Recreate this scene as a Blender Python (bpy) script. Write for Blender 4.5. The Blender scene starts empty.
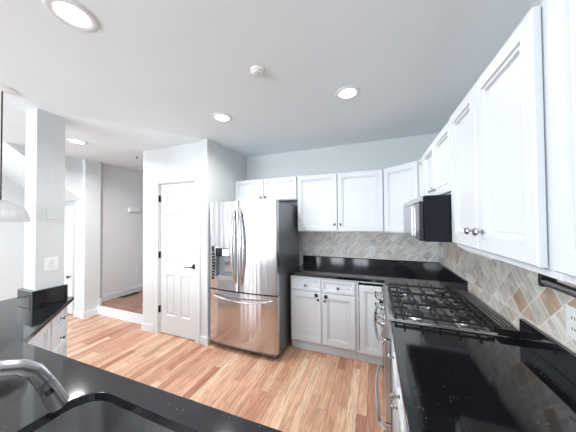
import bpy, bmesh, math, random
from mathutils import Vector, Matrix
random.seed(7)
PI = math.pi
S = bpy.context.scene
COL = S.collection

# ---------------------------------------------------------------- camera
cd = bpy.data.cameras.new('camera'); cam = bpy.data.objects.new('camera', cd); COL.objects.link(cam)
F_ = Vector((-0.36115663, 0.93235044, 0.01698649)); R_ = Vector((0.93240535, 0.36132458, -0.00805089)); U_ = Vector((0.01364388, -0.01293066, 0.99982331))
cam.matrix_world = Matrix(((R_.x, U_.x, -F_.x, 0), (R_.y, U_.y, -F_.y, 0), (R_.z, U_.z, -F_.z, 1.545), (0, 0, 0, 1)))
cd.sensor_fit = 'HORIZONTAL'; cd.sensor_width = 36; cd.lens = 222.4 / 576 * 36; cd.clip_start = 0.02
S.camera = cam
# ---------------------------------------------------------------- world, exposure
W = bpy.data.worlds.new('world'); S.world = W; W.use_nodes = True
bg = W.node_tree.nodes['Background']; bg.inputs[0].default_value = (0.86, 0.93, 1.0, 1); bg.inputs[1].default_value = 1.2
S.view_settings.view_transform = 'Standard'; S.view_settings.look = 'None'; S.view_settings.gamma = 1
S.view_settings.use_curve_mapping = False
S.view_settings.exposure = 0.42

def area(name, loc, rot, sx, sy, power, color=(1, 1, 1), spread=PI):
    l = bpy.data.lights.new(name, 'AREA'); l.shape = 'RECTANGLE'; l.size = sx; l.size_y = sy
    l.energy = power; l.color = color; l.spread = spread
    o = bpy.data.objects.new(name, l); COL.objects.link(o); o.location = loc; o.rotation_euler = rot
    return o
# daylight lamps for unseen windows guessed in the rear wall and the left wall
area('daylight_patio', (-3.5, -3.32, 1.25), (PI/2 + 0.18, 0, -0.08), 2.6, 2.2, 120, (0.83, 0.93, 1.0))
area('daylight_window', (-1.47, -3.32, 1.55), (PI/2, 0, 0), 0.62, 1.3, 24, (0.84, 0.93, 1.0))
area('daylight_window', (-0.53, -3.32, 1.55), (PI/2, 0, 0), 0.66, 1.3, 24, (0.84, 0.93, 1.0))
area('daylight_left', (-5.62, -1.3, 1.5), (PI/2, 0, -PI/2), 2.0, 1.8, 12, (0.85, 0.93, 1.0))
area('daylight_stair', (-5.42, 0.55, 1.75), (PI/2, 0, -PI/2), 0.9, 1.0, 6, (0.92, 0.96, 1.0))

# ---------------------------------------------------------------- materials
def mat(name, color, rough=0.5, metal=0.0, bump=0, bscale=200, spec=0.5, coat=0, var=0, vscale=3):
    m = bpy.data.materials.new(name); m.use_nodes = True
    nt = m.node_tree; b = nt.nodes['Principled BSDF']
    b.inputs['Base Color'].default_value = (*color, 1); b.inputs['Roughness'].default_value = rough
    b.inputs['Metallic'].default_value = metal; b.inputs['Specular IOR Level'].default_value = spec
    b.inputs['Coat Weight'].default_value = coat
    tc = nt.nodes.new('ShaderNodeTexCoord')
    if bump:
        n = nt.nodes.new('ShaderNodeTexNoise'); n.inputs['Scale'].default_value = bscale; n.inputs['Detail'].default_value = 3
        bp = nt.nodes.new('ShaderNodeBump'); bp.inputs['Strength'].default_value = bump; bp.inputs['Distance'].default_value = 0.002
        nt.links.new(tc.outputs['Object'], n.inputs['Vector']); nt.links.new(n.outputs['Fac'], bp.inputs['Height'])
        nt.links.new(bp.outputs['Normal'], b.inputs['Normal'])
    if var:
        n = nt.nodes.new('ShaderNodeTexNoise'); n.inputs['Scale'].default_value = vscale
        mr = nt.nodes.new('ShaderNodeMapRange'); mr.inputs['From Min'].default_value = 0.3; mr.inputs['From Max'].default_value = 0.7
        mr.inputs['To Min'].default_value = 1 - var; mr.inputs['To Max'].default_value = 1
        mx = nt.nodes.new('ShaderNodeVectorMath'); mx.operation = 'SCALE'; mx.inputs[0].default_value = color
        nt.links.new(tc.outputs['Object'], n.inputs['Vector']); nt.links.new(n.outputs['Fac'], mr.inputs['Value'])
        nt.links.new(mr.outputs[0], mx.inputs['Scale']); nt.links.new(mx.outputs[0], b.inputs['Base Color'])
    return m
def emis(name, color, strength):
    m = mat(name, color); b = m.node_tree.nodes['Principled BSDF']
    b.inputs['Emission Color'].default_value = (*color, 1); b.inputs['Emission Strength'].default_value = strength
    return m

M_WALL = mat('wall_paint', (0.68, 0.705, 0.715), 0.6, bump=0.15, bscale=300, var=0.02)
M_HALL = mat('hall_paint', (0.80, 0.80, 0.82), 0.6, bump=0.15, bscale=300, var=0.02)
M_CEIL = mat('ceiling_paint', (0.80, 0.855, 0.885), 0.8, bump=0.2, bscale=400, var=0.02)
M_TRIM = mat('trim_paint', (0.73, 0.755, 0.775), 0.35, var=0.01)
M_CAB = mat('cabinet_paint', (0.70, 0.735, 0.77), 0.42, spec=0.3, var=0.01)
M_KNOB = mat('pewter', (0.16, 0.16, 0.17), 0.25, 1.0, var=0.1, vscale=60)
M_NICKEL = mat('brushed_nickel', (0.42, 0.42, 0.43), 0.25, 1.0, var=0.08, vscale=80)
M_BLACK = mat('black_plastic', (0.012, 0.012, 0.014), 0.25, var=0.1, vscale=40)
M_GLOSS = mat('black_glass', (0.006, 0.008, 0.014), 0.06, var=0.05)
M_IRON = mat('cast_iron', (0.018, 0.018, 0.02), 0.42, bump=0.4, bscale=500, var=0.1)
M_DGREY = mat('graphite_side_panel', (0.20, 0.208, 0.22), 0.30, 0.6, bump=0.2, bscale=900, var=0.05)
M_PLATE = mat('white_plastic', (0.86, 0.87, 0.87), 0.35, var=0.01)
M_IVORY = mat('ivory_plastic', (0.74, 0.74, 0.72), 0.35, var=0.01)
M_SHADE = mat('pendant_enamel', (0.55, 0.56, 0.57), 0.35, var=0.08, vscale=12)
M_LENS = emis('lamp_lens', (1, 0.98, 0.95), 9.0)
M_SCREEN = emis('display_white', (0.9, 0.93, 0.96), 0.5)
M_COOK = mat('cooktop_steel', (0.62, 0.62, 0.63), 0.22, 1.0, var=0.1)
M_MWGLASS = mat('mirrored_door_glass', (0.55, 0.56, 0.60), 0.3, 0.9, var=0.03)
M_MWBLK = mat('satin_black', (0.004, 0.007, 0.013), 0.30, spec=0.25, var=0.05)
M_CHROME = mat('polished_steel', (0.75, 0.75, 0.76), 0.12, 1.0, var=0.05, vscale=20)
M_FAUC = mat('satin_steel', (0.50, 0.50, 0.51), 0.24, 1.0, var=0.06, vscale=30)

def steel(name, color, rough, axis, strength=0.12):
    """brushed stainless steel: fine streaks along one axis"""
    m = mat(name, color, rough, 1.0); nt = m.node_tree; b = nt.nodes['Principled BSDF']
    tc = nt.nodes.new('ShaderNodeTexCoord'); mp = nt.nodes.new('ShaderNodeMapping')
    sc = [900, 900, 900]; sc['xyz'.index(axis)] = 6; mp.inputs['Scale'].default_value = sc
    n = nt.nodes.new('ShaderNodeTexNoise'); n.inputs['Scale'].default_value = 1
    bp = nt.nodes.new('ShaderNodeBump'); bp.inputs['Strength'].default_value = strength; bp.inputs['Distance'].default_value = 0.0006
    n2 = nt.nodes.new('ShaderNodeTexNoise'); n2.inputs['Scale'].default_value = 1.0; n2.inputs['Detail'].default_value = 1
    mp2 = nt.nodes.new('ShaderNodeMapping'); mp2.inputs['Scale'].default_value = (13, 13, 0.55)
    b2 = nt.nodes.new('ShaderNodeBump'); b2.inputs['Strength'].default_value = 0.42; b2.inputs['Distance'].default_value = 0.016
    L = nt.links.new
    L(tc.outputs['Object'], mp.inputs['Vector']); L(mp.outputs[0], n.inputs['Vector']); L(n.outputs['Fac'], bp.inputs['Height'])
    L(tc.outputs['Object'], mp2.inputs['Vector']); L(mp2.outputs[0], n2.inputs['Vector']); L(n2.outputs['Fac'], b2.inputs['Height'])
    L(b2.outputs[0], bp.inputs['Normal']); L(bp.outputs[0], b.inputs['Normal'])
    return m
M_STEEL = steel('brushed_stainless', (0.58, 0.57, 0.585), 0.2, 'x')
M_SINK = steel('sink_stainless', (0.42, 0.42, 0.43), 0.34, 'y', 0.2)

def granite():
    m = mat('black_granite', (0.006, 0.006, 0.008), 0.07); nt = m.node_tree; b = nt.nodes['Principled BSDF']; L = nt.links.new; b.inputs['IOR'].default_value = 1.75
    tc = nt.nodes.new('ShaderNodeTexCoord')
    v = nt.nodes.new('ShaderNodeTexVoronoi'); v.inputs['Scale'].default_value = 75
    r = nt.nodes.new('ShaderNodeValToRGB'); r.color_ramp.elements[0].position = 0.045; r.color_ramp.elements[0].color = (1, 1, 1, 1)
    r.color_ramp.elements[1].position = 0.10; r.color_ramp.elements[1].color = (0, 0, 0, 1)
    sep = nt.nodes.new('ShaderNodeSeparateColor')
    gt = nt.nodes.new('ShaderNodeMath'); gt.operation = 'GREATER_THAN'; gt.inputs[1].default_value = 0.72
    mu = nt.nodes.new('ShaderNodeMath'); mu.operation = 'MULTIPLY'
    n = nt.nodes.new('ShaderNodeTexNoise'); n.inputs['Scale'].default_value = 300; n.inputs['Detail'].default_value = 3
    r2 = nt.nodes.new('ShaderNodeValToRGB'); r2.color_ramp.elements[0].position = 0.45; r2.color_ramp.elements[0].color = (0.004, 0.004, 0.006, 1)
    r2.color_ramp.elements[1].position = 0.75; r2.color_ramp.elements[1].color = (0.022, 0.024, 0.028, 1)
    mx = nt.nodes.new('ShaderNodeMix'); mx.data_type = 'RGBA'; mx.inputs[7].default_value = (0.75, 0.72, 0.66, 1)
    L(tc.outputs['Object'], v.inputs['Vector']); L(tc.outputs['Object'], n.inputs['Vector'])
    L(v.outputs['Distance'], r.inputs[0]); L(v.outputs['Color'], sep.inputs[0]); L(sep.outputs[0], gt.inputs[0])
    L(r.outputs[0], mu.inputs[0]); L(gt.outputs[0], mu.inputs[1])
    L(n.outputs['Fac'], r2.inputs[0]); L(r2.outputs[0], mx.inputs[6]); L(mu.outputs[0], mx.inputs[0]); L(mx.outputs[2], b.inputs['Base Color'])
    return m
M_GRAN = granite()

def planks(name, width, length, cols, along='y', rough=0.28):
    m = mat(name, cols[0], rough); nt = m.node_tree; b = nt.nodes['Principled BSDF']; L = nt.links.new
    N = nt.nodes.new
    def math_(op, a, bb=None, c=None):
        x = N('ShaderNodeMath'); x.operation = op
        for i, q in enumerate((a, bb, c)):
            if q is None: continue
            if isinstance(q, (int, float)): x.inputs[i].default_value = q
            else: L(q, x.inputs[i])
        return x.outputs[0]
    tc = N('ShaderNodeTexCoord'); sx = N('ShaderNodeSeparateXYZ'); L(tc.outputs['Object'], sx.inputs[0])
    across, alongv = (sx.outputs[0], sx.outputs[1]) if along == 'y' else (sx.outputs[1], sx.outputs[0])
    row = math_('DIVIDE', across, width); rid = math_('FLOOR', row); rf = math_('FRACT', row)
    wn = N('ShaderNodeTexWhiteNoise'); wn.noise_dimensions = '1D'; L(rid, wn.inputs['W'])
    off = math_('MULTIPLY', wn.outputs['Value'], 13.7)
    lc = math_('ADD', math_('DIVIDE', alongv, length), off); lid = math_('FLOOR', lc); lf = math_('FRACT', lc)
    cmb = N('ShaderNodeCombineXYZ'); L(rid, cmb.inputs[0]); L(lid, cmb.inputs[1])
    w2 = N('ShaderNodeTexWhiteNoise'); w2.noise_dimensions = '2D'; L(cmb.outputs[0], w2.inputs['Vector'])
    ramp = N('ShaderNodeValToRGB'); e = ramp.color_ramp.elements
    cols = [tuple(q * 0.93 for q in c) for c in cols]; e[0].position = 0; e[0].color = (*cols[0], 1); e[1].position = 1; e[1].color = (*cols[-1], 1)
    for i, c in enumerate(cols[1:-1]):
        x = e.new((i + 1) / (len(cols) - 1)); x.color = (*c, 1)
    L(w2.outputs['Value'], ramp.inputs[0])
    # grain, shifted per plank
    gv = N('ShaderNodeCombineXYZ'); L(math_('MULTIPLY', across, 32), gv.inputs[0]); L(math_('ADD', math_('MULTIPLY', alongv, 2.3), math_('MULTIPLY', w2.outputs['Value'], 57)), gv.inputs[1])
    L(math_('MULTIPLY', w2.outputs['Value'], 31), gv.inputs[2])
    g = N('ShaderNodeTexNoise'); g.inputs['Scale'].default_value = 1.5; g.inputs['Detail'].default_value = 5; g.inputs['Distortion'].default_value = 1.6; L(gv.outputs[0], g.inputs['Vector'])
    gr = N('ShaderNodeMapRange'); gr.inputs['From Min'].default_value = 0.38; gr.inputs['From Max'].default_value = 0.62; gr.inputs['To Min'].default_value = 0.70; gr.inputs['To Max'].default_value = 1.08; L(g.outputs['Fac'], gr.inputs['Value'])
    sc = N('ShaderNodeVectorMath'); sc.operation = 'SCALE'; L(ramp.outputs[0], sc.inputs[0]); L(gr.outputs[0], sc.inputs['Scale'])
    # gaps
    d1 = math_('LESS_THAN', rf, 0.03); d2 = math_('LESS_THAN', lf, 0.003); gap = math_('MAXIMUM', d1, d2)
    mx = N('ShaderNodeMix'); mx.data_type = 'RGBA'; mx.inputs[7].default_value = (0.16, 0.075, 0.045, 1)
    L(math_('MULTIPLY', gap, 0.75), mx.inputs[0]); L(sc.outputs[0], mx.inputs[6]); L(mx.outputs[2], b.inputs['Base Color'])
    return m
M_FLOOR = planks('oak_strip_floor', 0.076, 0.95, [(0.44, 0.19, 0.12), (0.66, 0.37, 0.24), (0.78, 0.49, 0.33), (0.56, 0.27, 0.17), (0.84, 0.58, 0.41), (0.70, 0.40, 0.26)], rough=0.22)
M_FLOOR2 = planks('red_oak_landing', 0.083, 0.95, [(0.34, 0.16, 0.11), (0.42, 0.22, 0.16), (0.37, 0.19, 0.13)], along='x', rough=0.25)

def tiles(name, u_axis, base, var_cols, pitch=0.1045, z0=1.032, u0=0.0):
    """tumbled travertine squares laid on the diagonal, pale grout; a border course below z0"""
    m = mat(name, base, 0.5); nt = m.node_tree; b = nt.nodes['Principled BSDF']; L = nt.links.new; N = nt.nodes.new
    def math_(op, a, bb=None, c=None):
        x = N('ShaderNodeMath'); x.operation = op
        for i, q in enumerate((a, bb, c)):
            if q is None: continue
            if isinstance(q, (int, float)): x.inputs[i].default_value = q
            else: L(q, x.inputs[i])
        return x.outputs[0]
    tc = N('ShaderNodeTexCoord'); sx = N('ShaderNodeSeparateXYZ'); L(tc.outputs['Object'], sx.inputs[0])
    u = math_('SUBTRACT', sx.outputs['xyz'.index(u_axis)], u0); v = math_('SUBTRACT', sx.outputs[2], z0)
    k = 0.70710678 / pitch
    a = math_('MULTIPLY', math_('ADD', u, v), k); c = math_('MULTIPLY', math_('SUBTRACT', u, v), k)
    ia, ic = math_('FLOOR', a), math_('FLOOR', c); fa, fc = math_('FRACT', a), math_('FRACT', c)
    cm = N('ShaderNodeCombineXYZ'); L(ia, cm.inputs[0]); L(ic, cm.inputs[1]); L(math_('GREATER_THAN', v, 0), cm.inputs[2])
    wn = N('ShaderNodeTexWhiteNoise'); wn.noise_dimensions = '3D'; L(cm.outputs[0], wn.inputs['Vector'])
    ramp = N('ShaderNodeValToRGB'); e = ramp.color_ramp.elements; e[0].color = (*var_cols[0][1], 1); e[0].position = var_cols[0][0]
    e[1].color = (*var_cols[-1][1], 1); e[1].position = var_cols[-1][0]
    for p, cc in var_cols[1:-1]:
        x = e.new(p); x.color = (*cc, 1)
    L(wn.outputs['Value'], ramp.inputs[0])
    # veins: streaks running along one tile direction
    vc = N('ShaderNodeCombineXYZ'); L(math_('MULTIPLY', a, 0.6), vc.inputs[0]); L(math_('ADD', math_('MULTIPLY', c, 2.6), math_('MULTIPLY', wn.outputs['Value'], 40)), vc.inputs[1])
    ns = N('ShaderNodeTexNoise'); ns.inputs['Scale'].default_value = 1.3; ns.inputs['Detail'].default_value = 5; ns.inputs['Distortion'].default_value = 0.8; L(vc.outputs[0], ns.inputs['Vector'])
    mr = N('ShaderNodeMapRange'); mr.inputs['From Min'].default_value = 0.35; mr.inputs['From Max'].default_value = 0.65; mr.inputs['To Min'].default_value = 0.68; mr.inputs['To Max'].default_value = 1.08; L(ns.outputs['Fac'], mr.inputs['Value'])
    sc = N('ShaderNodeVectorMath'); sc.operation = 'SCALE'; L(ramp.outputs[0], sc.inputs[0]); L(mr.outputs[0], sc.inputs['Scale'])
    g = 0.035
    e1 = math_('MINIMUM', fa, fc); e2 = math_('MINIMUM', math_('SUBTRACT', 1, fa), math_('SUBTRACT', 1, fc)); ed = math_('MINIMUM', e1, e2)
    gap = math_('MAXIMUM', math_('LESS_THAN', ed, g * 0.6), math_('LESS_THAN', math_('ABSOLUTE', v), 0.0022))
    mx = N('ShaderNodeMix'); mx.data_type = 'RGBA'; mx.inputs[7].default_value = (0.86, 0.85, 0.83, 1)
    L(math_('MULTIPLY', gap, 0.9), mx.inputs[0]); L(sc.outputs[0], mx.inputs[6]); L(mx.outputs[2], b.inputs['Base Color'])
    bp = N('ShaderNodeBump'); bp.inputs['Strength'].default_value = 0.4; bp.inputs['Distance'].default_value = 0.002
    L(math_('SUBTRACT', 1, gap), bp.inputs['Height']); L(bp.outputs[0], b.inputs['Normal'])
    return m
TC = [(0.0, (0.74, 0.70, 0.68)), (0.3, (0.82, 0.78, 0.755)), (0.6, (0.90, 0.87, 0.84)), (0.9, (0.80, 0.74, 0.70))]
M_TILEB = tiles('travertine_back', 'x', (0.55, 0.53, 0.5), TC)
M_TILER = tiles('travertine_side', 'y', (0.58, 0.54, 0.5), [(0.0, (0.66, 0.60, 0.54)), (0.3, (0.76, 0.71, 0.65)), (0.6, (0.88, 0.83, 0.77)), (0.88, (0.72, 0.64, 0.57)), (0.955, (0.58, 0.44, 0.33))], u0=0.081)

# ---------------------------------------------------------------- mesh helpers
class MB:
    def __init__(s): s.bm = bmesh.new()
    def box(s, x0, x1, y0, y1, z0, z1, bev=0, seg=1):
        bm = s.bm
        vs = [bm.verts.new((x, y, z)) for z in (min(z0, z1), max(z0, z1)) for x, y in ((min(x0, x1), min(y0, y1)), (max(x0, x1), min(y0, y1)), (max(x0, x1), max(y0, y1)), (min(x0, x1), max(y0, y1)))]
        fs = [(0, 3, 2, 1), (4, 5, 6, 7), (0, 1, 5, 4), (1, 2, 6, 5), (2, 3, 7, 6), (3, 0, 4, 7)]
        fc = [bm.faces.new([vs[i] for i in f]) for f in fs]
        if bev:
            ed = list({e for f in fc for e in f.edges})
            bmesh.ops.bevel(bm, geom=ed, offset=bev, segments=seg, affect='EDGES', profile=0.5)
        return s
    def prism(s, pts, z0, z1, bev=0):
        bm = s.bm; a = [bm.verts.new((x, y, z0)) for x, y in pts]; b = [bm.verts.new((x, y, z1)) for x, y in pts]; n = len(pts)
        fc = [bm.faces.new(list(reversed(a))), bm.faces.new(b)] + [bm.faces.new((a[i], a[(i+1) % n], b[(i+1) % n], b[i])) for i in range(n)]
        if bev:
            bmesh.ops.bevel(bm, geom=[e for e in fc[1].edges] , offset=bev, segments=2, affect='EDGES', profile=0.5)
        return s
    def loft(s, rings, caps=(True, True), close=True):
        """rings: lists of points of equal length"""
        bm = s.bm; R = [[bm.verts.new(p) for p in r] for r in rings]; n = len(rings[0])
        for i in range(len(R) - 1):
            for j in range(n if close else n - 1):
                bm.faces.new((R[i][j], R[i][(j+1) % n], R[i+1][(j+1) % n], R[i+1][j]))
        if caps[0]: bm.faces.new(list(reversed(R[0])))
        if caps[1]: bm.faces.new(R[-1])
        return s
    def tube(s, path, r, n=12, flat=1.0, ref=(0, 0, 1), caps=(True, True)):
        P = [Vector(p) for p in path]; rs = r if isinstance(r, (list, tuple)) else [r] * len(P)
        rings = []
        for i, p in enumerate(P):
            t = (P[min(i+1, len(P)-1)] - P[max(i-1, 0)]).normalized()
            rf = Vector(ref)
            if abs(t.dot(rf)) > 0.98: rf = Vector((1, 0, 0)) if abs(t.x) < 0.9 else Vector((0, 1, 0))
            a = t.cross(rf).normalized(); b = t.cross(a).normalized()
            rings.append([p + a * (rs[i] * math.cos(q * 2 * PI / n)) + b * (rs[i] * flat * math.sin(q * 2 * PI / n)) for q in range(n)])
        return s.loft(rings, caps)
    def lathe(s, prof, c=(0, 0, 0), axis='z', n=24, caps=(True, True), d=1):
        c = Vector(c); rings = []
        for r, h in prof:
            ring = []
            for q in range(n):
                a = q * 2 * PI / n; u, v = r * math.cos(a), r * math.sin(a)
                ring.append(c + (Vector((u, v, h * d)) if axis == 'z' else Vector((u, h * d, v)) if axis == 'y' else Vector((h * d, u, v))))
            rings.append(ring)
        return s.loft(rings, caps)
    def build(s, name, m, parent=None, smooth=False, loc=None, rot=None):
        bmesh.ops.recalc_face_normals(s.bm, faces=s.bm.faces[:])
        me = bpy.data.meshes.new(name); s.bm.to_mesh(me); s.bm.free(); me.materials.append(m)
        o = bpy.data.objects.new(name, me); COL.objects.link(o)
        if smooth:
            for p in me.polygons: p.use_smooth = True
            try: me.set_sharp_from_angle(angle=math.radians(38))
            except Exception: pass
        if parent: o.parent = parent
        if loc: o.location = loc
        if rot: o.rotation_euler = rot
        return o

def tag(o, label, cat, group=None, kind=None):
    o['label'] = label; o['category'] = cat
    if group: o['group'] = group
    if kind: o['kind'] = kind
    return o
def thing(name, label, cat, loc=(0, 0, 0), rz=0, group=None):
    o = bpy.data.objects.new(name, None); COL.objects.link(o); o.location = loc; o.rotation_euler = (0, 0, rz); o.empty_display_size = 0.1
    return tag(o, label, cat, group)
def struct(o): o['kind'] = 'structure'; return o
def sbox(name, m, *a, bev=0): return struct(MB().box(*a, bev=bev).build(name, m))
def copy_tree(o, parent=None):
    c = o.copy(); COL.objects.link(c)
    if parent: c.parent = parent
    for ch in list(o.children): copy_tree(ch, c)
    return c

# ================================================================ THE ROOM
YB, XW, ZC, ZH = 3.143, 0.727, 2.575, 2.55
XP0, XP1, YP = -3.10, -1.947, 2.23      # pantry box
sbox('floor', M_FLOOR, -5.6, XW, -3.3, YB, -0.06, 0)
lo = MB().box(-4.45, -3.10, 2.345, 5.5, 0, 0.14).build('floor_landing', M_FLOOR2); struct(lo)
sbox('trim_1', M_TRIM, -4.33, -3.10, 2.325, 2.345, 0, 0.142)
sbox('wall_back', M_WALL, XP1, XW + 0.12, YB, YB + 0.12, 0, ZC + 0.1)
sbox('wall_right', M_WALL, XW, XW + 0.12, -3.3, YB, 0, ZC + 0.1)
# pantry walls: front (with the door opening), right side, left side
DX0, DX1, DZ = -2.79, -2.125, 2.066
b = MB(); b.box(XP0, DX0, YP, YP + 0.11, 0, ZC); b.box(DX1, XP1, YP, YP + 0.11, 0, ZC); b.box(DX0, DX1, YP, YP + 0.11, DZ, ZC)
b.box(XP1 - 0.11, XP1, YP + 0.11, YB + 0.12, 0, ZC); b.box(XP0, XP0 + 0.11, YP + 0.11, 5.5, 0, ZC)
struct(b.build('wall_pantry', M_WALL))
sbox('wall_hall', M_HALL, -4.56, -4.45, 2.37, 5.6, 0, ZC)
sbox('wall_hall_end', M_HALL, -4.45, XP0, 5.5, 5.6, 0, ZC)
sbox('wall_stub', M_WALL, -4.60, -4.33, 2.15, 2.37, 0, ZC)
sbox('wall_stair', M_WALL, -5.6, -4.60, 2.20, 2.30, 0, ZC)
# left outer wall with a dining window and a stair window, both guessed
b = MB()
for y0, y1, z0, z1 in ((-3.3, -2.3, 0, ZC), (-2.3, -0.3, 0, 0.6), (-2.3, -0.3, 2.4, ZC), (-0.3, 0.1, 0, ZC), (0.1, 1.0, 0, 1.25), (0.1, 1.0, 2.25, ZC), (1.0, 2.30, 0, ZC)):
    b.box(-5.6, -5.5, y0, y1, z0, z1)
struct(b.build('wall_left', M_WALL))
# rear wall with guessed wide patio windows
b = MB()
for x0, x1, z0, z1 in ((-5.6, -4.85, 0, ZC), (-4.85, -2.15, 2.35, ZC), (-2.15, -1.78, 0, ZC), (-1.78, -1.16, 0, 0.9), (-1.78, -1.16, 2.2, ZC), (-1.16, -0.86, 0, ZC), (-0.86, -0.20, 0, 0.9), (-0.86, -0.20, 2.2, ZC), (-0.20, XW, 0, ZC)):
    b.box(x0, x1, -3.3, -3.2, z0, z1)
struct(b.build('wall_rear', M_WALL))
def window(name, horizontal, a0, a1, z0, z1, c, nmull):
    b = MB(); t = 0.05
    def bar(p0, p1, q0, q1):
        if horizontal: b.box(p0, p1, c - 0.03, c + 0.03, q0, q1)
        else: b.box(c - 0.03, c + 0.03, p0, p1, q0, q1)
    bar(a0, a0 + t, z0, z1); bar(a1 - t, a1, z0, z1); bar(a0, a1, z0, z0 + t); bar(a0, a1, z1 - t, z1)
    for i in range(1, nmull):
        x = a0 + (a1 - a0) * i / nmull; bar(x - t / 2, x + t / 2, z0, z1)
    struct(b.build(name, M_TRIM))
window('window_1', True, -4.85, -2.15, 0.0, 2.35, -3.25, 3)
window('window_4', True, -1.78, -1.16, 0.9, 2.2, -3.25, 1)
window('window_5', True, -0.86, -0.20, 0.9, 2.2, -3.25, 1)
window('window_2', False, -2.3, -0.3, 0.6, 2.4, -5.55, 2)
window('window_3', False, 0.1, 1.0, 1.25, 2.25, -5.55, 1)
# ceiling: kitchen field, hall field a little lower, feathered slope between them along the diagonal
A = Vector((-2.84, 1.05)); B = Vector((-1.97, 2.245)); dr = (B - A).normalized(); nn = Vector((-dr.y, dr.x))
A0 = A - dr * 5.2; B0 = B + dr * 0.0
b = MB(); bm = b.bm
def f(*pts): bm.faces.new([bm.verts.new(p) for p in pts])
top = 0.12
w = 0.20
Ab = A + nn * w * 1.1
K = [(XW + .12, -3.3), (XW + .12, YB + .12), (B.x, YB + .12), (B.x, B.y), (A.x, A.y), (Ab.x, Ab.y), (-5.6, 2.18)]
kit = K + [(-5.6, -3.3)]
def slab(pts, z):
    v = [bm.verts.new((x, y, z)) for x, y in pts]; u = [bm.verts.new((x, y, ZC + top)) for x, y in pts]; n = len(pts)
    bm.faces.new(v); bm.faces.new(list(reversed(u)))
    for i in range(n): bm.faces.new((v[i], v[(i+1) % n], u[(i+1) % n], u[i]))
slab(kit, ZC)
# feathered strip
q = [bm.verts.new((x, y, z)) for x, y, z in ((A.x, A.y, ZC), (B.x, B.y, ZC), (B.x + nn.x * 0.07, B.y + nn.y * 0.07, ZH), (Ab.x, Ab.y, ZH))]
bm.faces.new(q)
hallp = [(-5.6, 2.18), (Ab.x, Ab.y), (B.x + nn.x * 0.07, B.y + nn.y * 0.07), (B.x, B.y), (B.x, 5.6), (-5.6, 5.6)]
slab(hallp, ZH)
struct(b.build('ceiling', M_CEIL))
# pillar
PX0, PX1, PY0, PY1 = -3.035, -2.835, 1.045, 1.245
sbox('wall_pillar', M_WALL, PX0, PX1, PY0, PY1, 0.776, ZC)
# stair bulkhead with its sloping underside
b = MB(); bm = b.bm
pr = [(1.333, ZC), (2.15, 1.889), (2.15, ZC)]
v0 = [bm.verts.new((-5.5, y, z)) for y, z in pr]; v1 = [bm.verts.new((-4.40, y, z)) for y, z in pr]
bm.faces.new(v0); bm.faces.new(v1)
for i in range(3): bm.faces.new((v0[i], v0[(i+1) % 3], v1[(i+1) % 3], v1[i]))
struct(b.build('wall_stair_bulkhead', M_WALL))
# baseboards
bb = 0.095
sbox('baseboard_pantry', M_TRIM, XP0 - 0.012, -2.865, YP - 0.014, YP, 0, bb)
b = MB(); b.box(-2.055, XP1 + 0.012, YP - 0.014, YP, 0, bb); b.box(XP1, XP1 + 0.012, YP, YP + 0.05, 0, bb)
struct(b.build('baseboard_pantry_right', M_TRIM))
sbox('baseboard_hall', M_TRIM, -4.45, -4.436, 2.385, 5.5, 0.14, 0.235)
b = MB(); b.box(-4.33, -4.316, 2.136, 2.325, 0, bb); b.box(-4.60, -4.331, 2.136, 2.15, 0, bb); b.box(-4.33, -4.316, 2.345, 2.384, 0.14, 0.235); b.box(-4.45, -4.33, 2.37, 2.384, 0.14, 0.235)
struct(b.build('baseboard_stub', M_TRIM))
sbox('baseboard_stair', M_TRIM, -5.5, -4.62, 2.186, 2.2, 0, bb)

# ---- pantry door: six panels in one slab, casing, hinges, lever
def ring_panel(mb, x0, x1, z0, z1, prof, cap=True, yb=None):
    """nested rectangles (inset, y) from outside in; local y negative towards the viewer"""
    rings = []
    if yb is not None: rings.append([(x0, yb, z0), (x1, yb, z0), (x1, yb, z1), (x0, yb, z1)])
    for ins, y in prof:
        rings.append([(x0 + ins, y, z0 + ins), (x1 - ins, y, z0 + ins), (x1 - ins, y, z1 - ins), (x0 + ins, y, z1 - ins)])
    mb.loft(rings, (yb is not None, cap))
dr_ = thing('door_1', 'white six-panel pantry door left of the fridge', 'door', (DX0, YP, 0)); dr_['kind'] = 'structure'
dw = DX1 - DX0; x0, x1 = 0.018, dw - 0.018; t0, t1 = 0.016, 0.050
b = MB(); cx = (x0 + x1) / 2; s = 0.105; zt = DZ - 0.018
cols = [(x0 + s, cx - 0.048), (cx + 0.048, x1 - s)]
rows = [(0.26, 0.815), (0.945, 1.625), (1.745, 1.945)]
b.box(x0, x0 + s, t0, t1, 0.012, zt); b.box(x1 - s, x1, t0, t1, 0.012, zt); b.box(cx - 0.048, cx + 0.048, t0, t1, 0.012, zt)
zs = [0.012] + [z for r in rows for z in r] + [zt]
for i in range(0, len(zs), 2):
    for c0, c1 in cols: b.box(c0, c1, t0, t1, zs[i], zs[i+1])
for c0, c1 in cols:
    for z0, z1 in rows: ring_panel(b, c0, c1, z0, z1, [(0, t0), (0.012, t0 + 0.012), (0.022, t0 + 0.012), (0.040, t0 + 0.004)], True, t1 - 0.002)
b.build('door_slab', M_TRIM, dr_)
b = MB(); cw = 0.068
b.box(-cw, 0.006, -0.018, -0.001, 0, DZ + cw, bev=0.004); b.box(dw - 0.006, dw + cw, -0.018, -0.001, 0, DZ + cw, bev=0.004); b.box(0.006, dw - 0.006, -0.018, -0.001, DZ - 0.006, DZ + cw, bev=0.004)
b.box(0.001, 0.015, 0, 0.1, 0, DZ - .001); b.box(dw - 0.015, dw - 0.001, 0, 0.1, 0, DZ - .001); b.box(0.015, dw - 0.015, 0, 0.1, DZ - 0.015, DZ - .001)
b.build('door_casing', M_TRIM, dr_)
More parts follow.
